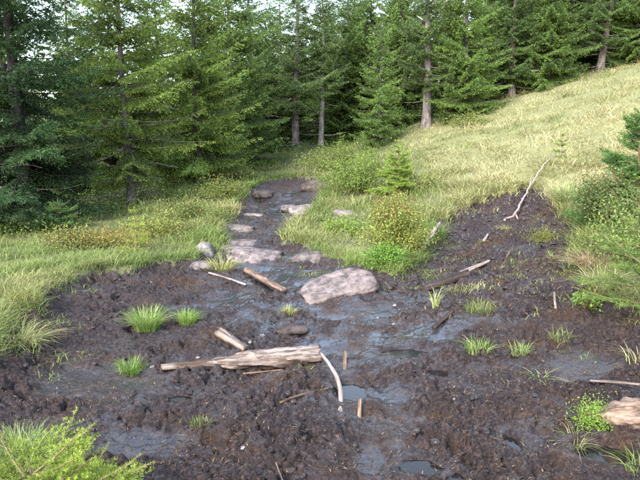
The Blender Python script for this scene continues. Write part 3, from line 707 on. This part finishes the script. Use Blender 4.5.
young_spruce(634, 228, 1.45, 1.7, 'dark bluish young spruce on the bank above the bilberry shrub', seed=7, fine=3.3, tint=(.75,.95,.8), tips=.6, dens=1.4, whorl=.085)
young_spruce(640, 312, .75, 1.15, 'fresh green young spruce with spreading twigs at the bank foot', seed=8, fine=1.35, tint=(1.0,1.0,.8))
young_spruce(562, 158, .50, .45, 'tiny spruce seedling in the pale meadow near the white dead branch', seed=9, fine=2., tint=(1.1,1.15,.8))
young_spruce(60, 232, .55, 1.2, 'low dark spruce bough spreading over the grass beneath the black trunk', seed=10, fine=1.9, tint=(.75,.9,.8), tips=.4)
young_spruce(172, 192, .9, 1.2, 'leafy light green young spruce in the gap behind the slim grey trunk', seed=12, fine=2.1, tint=(1.2,1.2,.85))
young_spruce(340, 152, .8, .8, 'young spruce at the forest edge beyond the squat sapling', seed=13, fine=2.4, tint=(1.2,1.25,.85))
shrub(396, 260, .95, .82, ((.11,.16,.03), (.27,.29,.065)), 'rounded bilberry shrub with reddening top leaves beside the split wood', n=13000, leaf=.028, seed=1, red=.24)
shrub(384, 270, .55, .24, ((.07,.17,.02), (.15,.27,.04)), 'low vivid green cushion of leaves at the rim of the mud', n=2600, leaf=.03, seed=2, cat='plant', name='leafy_plant')
shrub(606, 238, 1.0, .85, ((.055,.10,.025), (.13,.15,.05)), 'olive bilberry shrub with dry brown stems below the dark bluish spruce', n=11000, leaf=.028, seed=3, red=.10)
shrub(108, 248, 1.6, .28, ((.13,.15,.03), (.27,.20,.05)), 'low yellow and orange tinged bilberry patch below the slim grey trunk', n=3600, leaf=.03, seed=4, red=.12)
shrub(358, 194, 2.0, .85, ((.09,.15,.03), (.19,.25,.05)), 'light green bushy bilberry growing along the path bend', n=7000, leaf=.042, seed=5, cat='shrub')
shrub(338, 172, 2.6, .8, ((.10,.15,.03), (.20,.24,.06)), 'yellow green shrub on the rise by the end of the path', n=7000, leaf=.045, seed=15)
shrub(586, 306, .26, .16, ((.10,.20,.03), (.19,.30,.05)), 'small bright leafy seedling alone on the churned bank', n=240, leaf=.034, seed=6, cat='plant', name='leafy_plant')
shrub(598, 408, .22, .15, ((.12,.22,.03), (.22,.33,.06)), 'bright green moss cushion touching the broken log', n=3200, leaf=.012, seed=7, cat='moss', name='moss_cushion')
shrub(22, 310, .34, .10, ((.12,.13,.03), (.20,.19,.05)), 'yellow green moss hummock at the grassy rim of the mud', n=1600, leaf=.014, seed=8, cat='moss', name='moss_cushion')
shrub(545, 235, .5, .09, ((.12,.14,.03), (.20,.21,.05)), 'flat olive moss patch under the white dead branch', n=2400, leaf=.014, seed=9, cat='moss', name='moss_cushion')

for k, (px, py, w, h, cols, lab) in enumerate((
        (70, 250, 1.1, .30, ((.10,.13,.03), (.22,.21,.06)), 'dull olive bilberry clump in the grass by the low dark bough'),
        (162, 238, 1.3, .40, ((.11,.15,.03), (.24,.25,.06)), 'yellowish bilberry clump past the thin yellowish seedling'),
        (190, 222, 1.5, .45, ((.08,.12,.025), (.17,.20,.05)), 'green bilberry clump under the dense bright green spruce'),
        (222, 200, 1.5, .50, ((.09,.13,.03), (.19,.22,.05)), 'leafy bilberry clump at the grassy side of the narrow path'),
        (240, 184, 1.6, .50, ((.08,.12,.03), (.18,.20,.05)), 'dense bilberry clump where the path leaves the trees'),
        (346, 236, .9, .30, ((.12,.20,.03), (.22,.30,.06)), 'fresh green herb clump between the path stones and the bilberry shrub'),
        (420, 190, 1.1, .35, ((.13,.17,.04), (.26,.28,.09)), 'pale green herb clump in the meadow behind the reddish bilberry shrub'),
        (628, 270, .95, .60, ((.08,.14,.03), (.18,.24,.06)), 'leafy green bilberry shrub hanging over the bank by the withered grass'),
        (636, 248, 1.0, .75, ((.07,.12,.03), (.16,.21,.06)), 'dense rounded leafy bush filling the bank beside the olive bilberry shrub'),
        (470, 128, 2.0, .45, ((.10,.14,.03), (.20,.22,.06)), 'low bilberry clump at the foot of the bushy bright spruce'))):
    shrub(px, py, w, h, cols, lab, n=2600, leaf=.030+.0012*max(0, 280-py)*.12, seed=40+k, red=.02)

# ------------------------------------------------------------------ grass tufts that stand singly
def tuft(px, py, h, w, n, label, col=(.17,.27,.06), straw=.1, seed=0, group=None, lean=.75, wid=.0033, name='grass_tuft', cat='grass tuft'):
    rng = np.random.default_rng(seed+300); x, y = P(px, py); t = MB()
    r = w*.5*np.sqrt(rng.random(n)); a = rng.random(n)*2*pi; b = np.stack([r*np.cos(a)*.8, r*np.sin(a)*.6, -.015+0*r], 1)
    c = np.array(col)*(.65+.7*rng.random((n, 1))); s = (rng.random(n) < straw)[:, None]; c = np.where(s, G_STRAW*(.6+.6*rng.random((n, 1))), c)
    az = a+rng.normal(0, .7, n)
    t.add(*blades(rng, b, h*(.45+.65*rng.random(n)), lean*(.3+1.2*rng.random(n)), wid*(.7+.6*rng.random(n)), c*.8, 4, az, colt=c*1.25))
    o = t.build(name, M_GRASS); o.location = (x, y, sz(x, y)); return tag(o, label, cat, group)
TG = 'grass tufts growing in the mud'
tuft(147, 323, .26, .28, 620, 'widest fresh green grass tuft standing in the mud', seed=1, group=TG)
tuft(187, 317, .18, .18, 320, 'compact green grass tuft next to the widest tuft in the mud', seed=2, group=TG, col=(.18,.30,.05))
tuft(130, 362, .17, .18, 300, 'green grass tuft near the muddy end of the split log', seed=3, group=TG, col=(.15,.25,.05))
tuft(288, 305, .12, .14, 190, 'yellowish grass tuft against the big grey slab', seed=4, group=TG, col=(.27,.29,.08), straw=.3)
tuft(221, 266, .30, .30, 300, 'yellow green grass clump beside the rounded stone', seed=5, group=TG, col=(.25,.27,.08), straw=.3, wid=.006)
tuft(478, 346, .15, .22, 170, 'sparse green grass tuft on the churned slope', seed=6, group=TG, lean=.9, straw=.2)
tuft(480, 304, .16, .30, 220, 'broad sparse grass patch below the rotten wood pieces', seed=7, group=TG, lean=.9, straw=.15, col=(.15,.2,.05))
tuft(200, 418, .06, .14, 90, 'thin low grass sprigs in the brown crumbly mud', seed=8, group=TG, col=(.13,.17,.05))
tuft(576, 432, .13, .12, 70, 'straggly grass tuft with dry blades near the broken log', seed=9, group=TG, lean=1.3, straw=.3, col=(.16,.2,.07))
tuft(436, 300, .26, .08, 26, 'few tall pale grass shoots by the split wood', seed=10, group=TG, col=(.34,.38,.14), wid=.008, lean=.5)
tuft(304, 362, .08, .12, 70, 'little green grass sprig tucked against the split log', seed=11, group=TG, col=(.15,.24,.06))
tuft(604, 296, .28, .40, 520, 'overhanging green grass clump on the edge of the bank', seed=12, lean=1.0, col=(.2,.22,.08), straw=.35, wid=.005)
tuft(594, 272, .26, .36, 520, 'withered pinkish brown grass clump on the bank', seed=13, lean=1.4, col=(.33,.20,.14), straw=.5, wid=.005)
tuft(572, 212, .55, .55, 900, 'tall soft green grass clump leaning over the bank edge', seed=14, lean=.7, col=(.19,.25,.08), straw=.25, wid=.006)
tuft(20, 446, .22, .36, 800, 'pale green fine grass clump behind the bright spruce bush', seed=15, lean=.9, col=(.17,.24,.08), straw=.15, wid=.003)
tuft(60, 330, .02, .02, 3, 'tiny grass sprig by itself in the dark mud', seed=16, group=TG)
tuft(15, 340, .26, .45, 520, 'arching pale grass clump hanging over the mud rim', seed=17, lean=1.3, col=(.24,.27,.10), straw=.3, wid=.004)
tuft(640, 352, .20, .2, 34, 'stiff straw coloured grass stalks on the lower bank', seed=18, lean=.9, straw=.7, wid=.005)
tuft(540, 372, .09, .14, 22, 'trampled pale green stalks flattened on the slope', seed=19, lean=1.8, col=(.24,.30,.12), wid=.005, group=TG)
tuft(520, 345, .14, .14, 90, 'small fresh tuft beside the flattened stalks', seed=20, group=TG, col=(.19,.26,.08), lean=.8)
tuft(560, 336, .13, .16, 80, 'wispy grass tuft on the dark smooth bank', seed=21, group=TG, col=(.19,.24,.08), lean=.9)
tuft(644, 458, .13, .2, 80, 'green grass blades over the dark hollow under the broken log', seed=22, col=(.18,.26,.06), lean=1.)
tuft(505, 225, .14, .3, 160, 'olive grass patch at the foot of the white dead branch', seed=23, col=(.2,.21,.07), straw=.3, lean=1.)
tuft(455, 285, .14, .2, 120, 'yellow green grass sprig between the rotten wood pieces', seed=24, col=(.23,.25,.07), lean=.9)

# ------------------------------------------------------------------ stones
def rock(px, py, w, d, h, label, seed=0, col=(.40,.34,.33), muddy=.35, tilt=(0,0,0), rz=0, sink=.3, power=3.2, sub=ICO4, name='rock', rough=.10, cut=.78):
    rng = np.random.default_rng(seed+700); v, f = sub; x, y = P(px, py)
    e = power; s = (np.abs(v)**e).sum(1)**(-1/e); q = v*s[:, None]
    n = fbm(q[:, 0]*1.3+seed, q[:, 1]*1.3+q[:, 2]*1.7, 4, seed+7); n2 = fbm(q[:, 0]*3.4+seed*3, q[:, 1]*3.4-q[:, 2]*3.1, 4, seed+9)
    for _ in range(5):                                       # a few broken faces
        nr = nrm(rng.normal(size=3)); nr[2] = abs(nr[2])*.8; dd = q@nr-cut; q = q-np.maximum(dd, 0)[:, None]*nr
    q = q*(1+rough*1.6*n+rough*.8*n2)[:, None]*np.array([w/2, d/2, h/2])
    c = np.array(col)*np.array([.48,.475,.475])*(1+.7*n2+.3*n)[:, None]; pink = sstep(0, .5, n)[:, None]; c = c*(1-pink*.25)+c*np.array([1.12,.95,.92])*pink*.25
    m = (sstep(.05, -.55, q[:, 2]/(h/2)+.7*n2)*1.0)[:, None]; m = np.maximum(m, muddy*sstep(.05, .4, n2*1.2+.1)[:, None]); c = c*(1-m)+np.array([.055,.042,.036])*m
    mb = MB(); mb.add(q, f, c); o = mb.build(name, M_ROCK, smooth=True); o.location = (x, y, float(H(x, y))-.085+h*(.5-sink)); o.rotation_euler = (tilt[0], tilt[1], rz)
    return tag(o, label, 'rock')
rock(338, 287, .80, .50, .16, 'big sloping grey slab lying across the muddy track', seed=1, col=(.36,.295,.285), muddy=.35, tilt=(radians(13), radians(-13), 0), rz=.22, sink=.02, power=7, rough=.055, cut=1.12)
rock(205, 255, .30, .30, .34, 'rounded pale stone standing beside the yellow green grass clump', seed=2, col=(.42,.38,.37), muddy=.1, sink=.22, power=2.3)
rock(203, 263, .34, .26, .16, 'low stone at the foot of the rounded pale stone', seed=22, col=(.33,.29,.28), muddy=.3, sink=.3, power=2.4, sub=ICO3)
rock(253, 253, .95, .75, .20, 'flat pinkish slab stepping up into the narrow path', seed=3, col=(.40,.33,.325), muddy=.35, tilt=(radians(4), radians(4), 0), sink=.36, power=6)
rock(242, 240, .60, .5, .14, 'thin flat slab half covered with mud behind the pinkish slab', seed=4, col=(.33,.28,.27), muddy=.6, sink=.42, power=5, sub=ICO3)
rock(312, 256, .55, .34, .22, 'small dark mottled stone behind the big slab', seed=5, col=(.27,.23,.225), muddy=.4, sink=.35, sub=ICO3)
rock(308, 207, .80, .75, .16, 'flat pale pink stone at the side of the narrow path', seed=6, col=(.46,.38,.37), muddy=.1, tilt=(radians(5), 0, .4), sink=.30, power=6, sub=ICO3)
rock(304, 219, .62, .5, .24, 'rounded grey stone just below the flat pale pink one', seed=7, col=(.30,.27,.27), muddy=.2, sink=.35, sub=ICO3, power=2.4)
rock(341, 212, .62, .5, .22, 'pale stone half hidden in the grass by the path', seed=8, col=(.42,.36,.33), muddy=.2, sink=.38, sub=ICO3)
rock(235, 225, .75, .45, .14, 'low flat stone crossing the narrow path', seed=9, col=(.38,.33,.31), muddy=.5, sink=.40, power=5, sub=ICO3)
rock(292, 322, .30, .22, .07, 'flat stone plastered with dark mud before the slab', seed=10, col=(.13,.10,.095), muddy=.6, sink=.22, sub=ICO3)
rock(318, 186, .9, .6, .34, 'dark boulder in the path bank where the track narrows', seed=11, col=(.14,.11,.10), muddy=.4, sink=.3, sub=ICO3)
rock(262, 192, .55, .4, .2, 'dark wet stone in the upper part of the path', seed=12, col=(.12,.10,.10), muddy=.4, sink=.35, sub=ICO3)
rock(380, 230, .13, .12, .26, 'narrow upright white stone in front of the reddish bilberry shrub', seed=13, col=(.48,.47,.47), muddy=.1, sink=-.15, sub=ICO3)
rock(290, 206, .4, .3, .16, 'small grey stone among trickling water in the path', seed=14, col=(.3,.26,.26), muddy=.25, sink=.3, sub=ICO3)
rock(252, 213, .5, .3, .13, 'whitish stone beside the trickle in the path', seed=16, col=(.42,.37,.36), muddy=.4, sink=.40, sub=ICO3)
rng = np.random.default_rng(15)
for (px, py, s) in ((206,357,.035),(198,349,.02),(233,434,.026),(243,445,.018),(150,276,.03),(318,345,.02),(273,330,.03),(283,322,.025),(152,360,.022),(520,475,.022),(310,378,.016),(394,316,.026),(378,309,.018),(262,330,.03),(250,338,.022),(238,348,.026),(395,298,.022),(455,391,.018),(70,438,.02)):
    x, y = P(px, py); v, f = ICO2; q = v*(1+.2*rng.normal(size=(len(v), 1)).clip(-1, 1))*np.array([s, s*.7, s*.45]); mb = MB(); mb.add(q, f, np.array([.28,.25,.245])*(.7+.4*rng.random()))
    o = mb.build('pebble', M_ROCK, smooth=True); o.location = (x, y, sz(x, y)+s*.15); o.rotation_euler = (0, 0, rng.random()*6); tag(o, 'small pale pebble lying in the dark mud', 'pebble', 'pale pebbles in the mud')

# ------------------------------------------------------------------ wood: logs, splinters and sticks, each along its own x axis
PALE, MUDDY, RUST = np.array([.25,.195,.17]), np.array([.042,.030,.025]), np.array([.13,.08,.052])
def wood(p0, p1, r0, r1, label, name='log', cat='log', seed=0, bend=0., flat=1., colf=None, col=PALE, rings=48, sides=18, jag=.5, groove=.12, z0=0., z1=0., prof=None, roll=0., group=None, sag=0.):
    rng = np.random.default_rng(seed+500); a, b = P(*p0), P(*p1); A = np.array([a[0], a[1], sz(*a)+z0]); B = np.array([b[0], b[1], sz(*b)+z1]); L = np.linalg.norm(B-A)
    t = np.linspace(0, 1, rings)[:, None]; th = np.linspace(0, 2*pi, sides, endpoint=False)[None]
    r = (r0*(1-t)+r1*t)
    if prof is not None: r = np.interp(t, *zip(*prof))
    g = fbm(np.cos(th)*2.2+seed+0*t, np.sin(th)*2.2+t*1.3*L*4, 3, seed+3); g2 = np.abs(fbm(np.cos(th)*7+seed+0*t, np.sin(th)*7+t*L*1.5, 2, seed+4))
    rr = r*(1+groove*2.2*g-groove*1.6*g2); jx = jag*r0*rng.random(sides)[None]*(t < .001)*(-1) + min(jag, .5)*r1*(rng.random(sides)[None]-.3)*(t > .999)
    X = t*L+jx+0*th; Yy = rr*np.cos(th+roll)+bend*np.sin(t*pi)*L; Z = rr*np.sin(th+roll)*flat+sag*np.sin(t*pi)*L
    v = np.stack([X, Yy, Z], 2).reshape(-1, 3); n = rings*sides; i = np.arange(rings-1)[:, None]*sides; j = np.arange(sides)[None]; k = (j+1) % sides
    q = [(i+j).ravel(), (i+k).ravel(), (i+sides+k).ravel(), (i+sides+j).ravel()]
    f = np.concatenate([np.stack([q[0], q[2], q[1]], 1), np.stack([q[0], q[3], q[2]], 1)])
    v = np.concatenate([v, [[0, Yy[0].mean(), Z[0].mean()], [L-.3*r1, Yy[-1].mean(), Z[-1].mean()]]]); jj = np.arange(sides)
    f = np.concatenate([f, np.stack([jj*0+n, jj, (jj+1) % sides], 1), np.stack([jj*0+n+1, (rings-1)*sides+(jj+1) % sides, (rings-1)*sides+jj], 1)])
    tt = np.concatenate([(t+0*th).ravel(), [0, 1]]); up = np.concatenate([(np.sin(th+roll)+0*t).ravel(), [0, 0]]); nz = np.concatenate([g.ravel(), [0, 0]])
    c = colf(tt, up, nz) if colf else np.array(col)*(.85+.5*nz)[:, None]
    mb = MB(); mb.add(v, f, c.clip(.01, .9)); o = mb.build(name, M_WOOD, smooth=True); o.location = A
    o.rotation_euler = Vector(B-A).to_track_quat('X', 'Z').to_euler(); return tag(o, label, cat, group)
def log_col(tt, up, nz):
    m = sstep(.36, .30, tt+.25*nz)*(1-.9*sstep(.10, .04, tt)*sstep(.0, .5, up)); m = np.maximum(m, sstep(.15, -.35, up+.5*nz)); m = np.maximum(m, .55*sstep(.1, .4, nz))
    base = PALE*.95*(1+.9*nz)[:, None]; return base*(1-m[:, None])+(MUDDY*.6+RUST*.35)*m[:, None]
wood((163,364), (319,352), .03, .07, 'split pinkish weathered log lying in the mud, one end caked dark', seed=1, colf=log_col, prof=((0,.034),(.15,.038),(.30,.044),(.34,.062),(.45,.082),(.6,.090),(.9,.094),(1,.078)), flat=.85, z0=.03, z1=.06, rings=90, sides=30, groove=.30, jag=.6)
wood((243,367), (282,364), .006, .007, 'thin splinter of wood alongside the split log', seed=2, name='splinter', cat='wood', z0=.01, z1=.01, col=RUST*1.3, rings=24, sides=8)
wood((222,334), (246,344), .05, .035, 'short ragged chunk of brown splintered wood above the split log', seed=3, name='wood_chunk', cat='wood', colf=lambda t, u, n: (PALE*.75*(1+.6*n)[:, None])*(u > .1)[:, None]+RUST*.8*(u <= .1)[:, None], z0=.04, z1=.03, groove=.3, jag=1.2)
wood((340,403), (321,357), .020, .012, 'curved barkless white stick poking up out of the mud', seed=4, name='stick', cat='stick', z0=-.02, z1=.10, bend=-.07, col=PALE*1.25, sides=10, rings=26, jag=.3, groove=.08)
wood((345,365), (345,352), .016, .014, 'short upright wooden peg with a rounded tip in the mud', seed=5, name='stick', cat='stick', z0=-.03, z1=.06, col=np.array([.22,.15,.10]), sides=10, rings=16, jag=.3)
wood((359,408), (360,397), .014, .011, 'stubby tan wooden peg below the curved white stick', seed=6, name='stick', cat='stick', z0=-.03, z1=.06, col=np.array([.26,.18,.11]), sides=10, rings=16, jag=.3)
wood((247,268), (284,287), .05, .04, 'short brown log sunk in the wet hollow behind the grass tufts', seed=7, z0=.03, z1=.015, colf=lambda t, u, n: (np.array([.17,.115,.09])*(1+.5*n)[:, None])*sstep(-.3, .3, u)[:, None]+MUDDY*(1-sstep(-.3, .3, u))[:, None])
wood((209,274), (246,280), .012, .015, 'thin pale stick near the sunken short log', seed=8, name='stick', cat='stick', z0=.03, z1=.02, col=PALE*1.1, sides=8, rings=18, bend=.02)
wood((414,262), (440,238), .055, .018, 'pale split wood leaning out of the mud beside the bilberry shrub', seed=9, name='split_wood', cat='wood', z0=.02, z1=.20, colf=lambda t, u, n: (PALE*1.3*(1+.5*n)[:, None])*sstep(.25, .55, t+.3*n)[:, None]+RUST*.7*(1-sstep(.25, .55, t+.3*n))[:, None], groove=.28, jag=1.2)
wood((462,270), (489,259), .034, .018, 'broken whitish wood piece at the end of a rotten log', seed=10, name='wood_chunk', cat='wood', z0=.04, z1=.05, col=PALE*1.2, jag=1.2, groove=.2)
wood((424,284), (468,270), .05, .05, 'dark rotten log half sunk in the churned slope', seed=11, z0=.01, z1=.03, col=MUDDY*1.3, groove=.2)
wood((500,262), (510,251), .018, .012, 'small brown stub of wood on the churned slope', seed=12, name='stick', cat='stick', z0=.01, z1=.06, col=RUST, sides=8, rings=14)
wood((434,320), (453,308), .022, .018, 'stubby dark stick below the rotten log', seed=13, name='stick', cat='stick', z0=.02, z1=.03, col=MUDDY*1.2, sides=10, rings=18)
wood((484,240), (488,232), .022, .014, 'tiny white wood chip on the upper mud slope', seed=14, name='wood_chip', cat='wood', z0=.02, z1=.04, col=PALE*1.4, sides=8, rings=10)
wood((556,302), (554,292), .012, .010, 'tiny upright white splinter by the leafy seedling', seed=15, name='wood_chip', cat='wood', z0=-.01, z1=.05, col=PALE*1.4, sides=8, rings=10)
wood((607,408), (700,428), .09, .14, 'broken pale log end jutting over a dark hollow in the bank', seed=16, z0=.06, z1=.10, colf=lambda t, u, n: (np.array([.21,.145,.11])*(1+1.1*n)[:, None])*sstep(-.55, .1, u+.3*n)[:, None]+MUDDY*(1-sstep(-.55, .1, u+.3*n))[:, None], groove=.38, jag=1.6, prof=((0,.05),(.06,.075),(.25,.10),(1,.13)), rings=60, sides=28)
wood((590,379), (640,384), .007, .010, 'slender bare twig lying before the stiff straw stalks', seed=17, name='stick', cat='stick', z0=.05, z1=.06, col=PALE*.9, sides=6, rings=14, bend=.03)
wood((280,400), (330,382), .008, .008, 'brown twig trodden into the crumbly mud', seed=18, name='stick', cat='stick', z0=.012, z1=.012, col=RUST, sides=6, rings=14, bend=.05)
wood((276,455), (283,478), .005, .004, 'fine straw pale twig low in the brown mud', seed=19, name='stick', cat='stick', z0=.012, z1=.012, col=PALE*.8, sides=6, rings=12)
wood((585,252), (612,262), .006, .008, 'thin tan twig on the bank under the olive shrub', seed=21, name='stick', cat='stick', z0=.10, z1=.14, col=PALE*.9, sides=6, rings=12)
def dead_branch():
    t = thing('fallen_branch', (0, 0, 0), 'long white barkless dead branch lying up the bank into the grass', 'branch')
    k = [(503,219,.02),(514,212,.08),(520,203,.12),(530,187,.16),(537,178,.22),(549,162,.34)]
    pts = []
    for px, py, dz in k:
        x, y = P(px, py+ (dz*40)); pts.append((x, y, sz(x, y)+dz))
    o = np.array(pts[0]); t.location = o; p = np.array(pts)-o; u = np.linspace(0, 1, 22); q = np.stack([np.interp(u, np.linspace(0, 1, 6), p[:, m]) for m in range(3)], 1)+np.random.default_rng(3).normal(0, .008, (22, 3))
    mb = MB(); v, f = tube(q, .018-.009*np.abs(u-.25), 8); mb.add(v, f, PALE*1.25*(.85+.3*np.random.default_rng(4).random(len(v)))[:, None]); mb.build('stem', M_STICK, t, smooth=True)
    for i, d in ((5, (.03,-.14,-.12)), (13, (.05,.12,.10))):
        mb = MB(); v, f = tube([q[i], q[i]+np.array(d)*.5, q[i]+np.array(d)], [.017, .013, .007], 6); mb.add(v, f, PALE*1.2); mb.build('side_twig', M_STICK, t, smooth=True)
dead_branch()
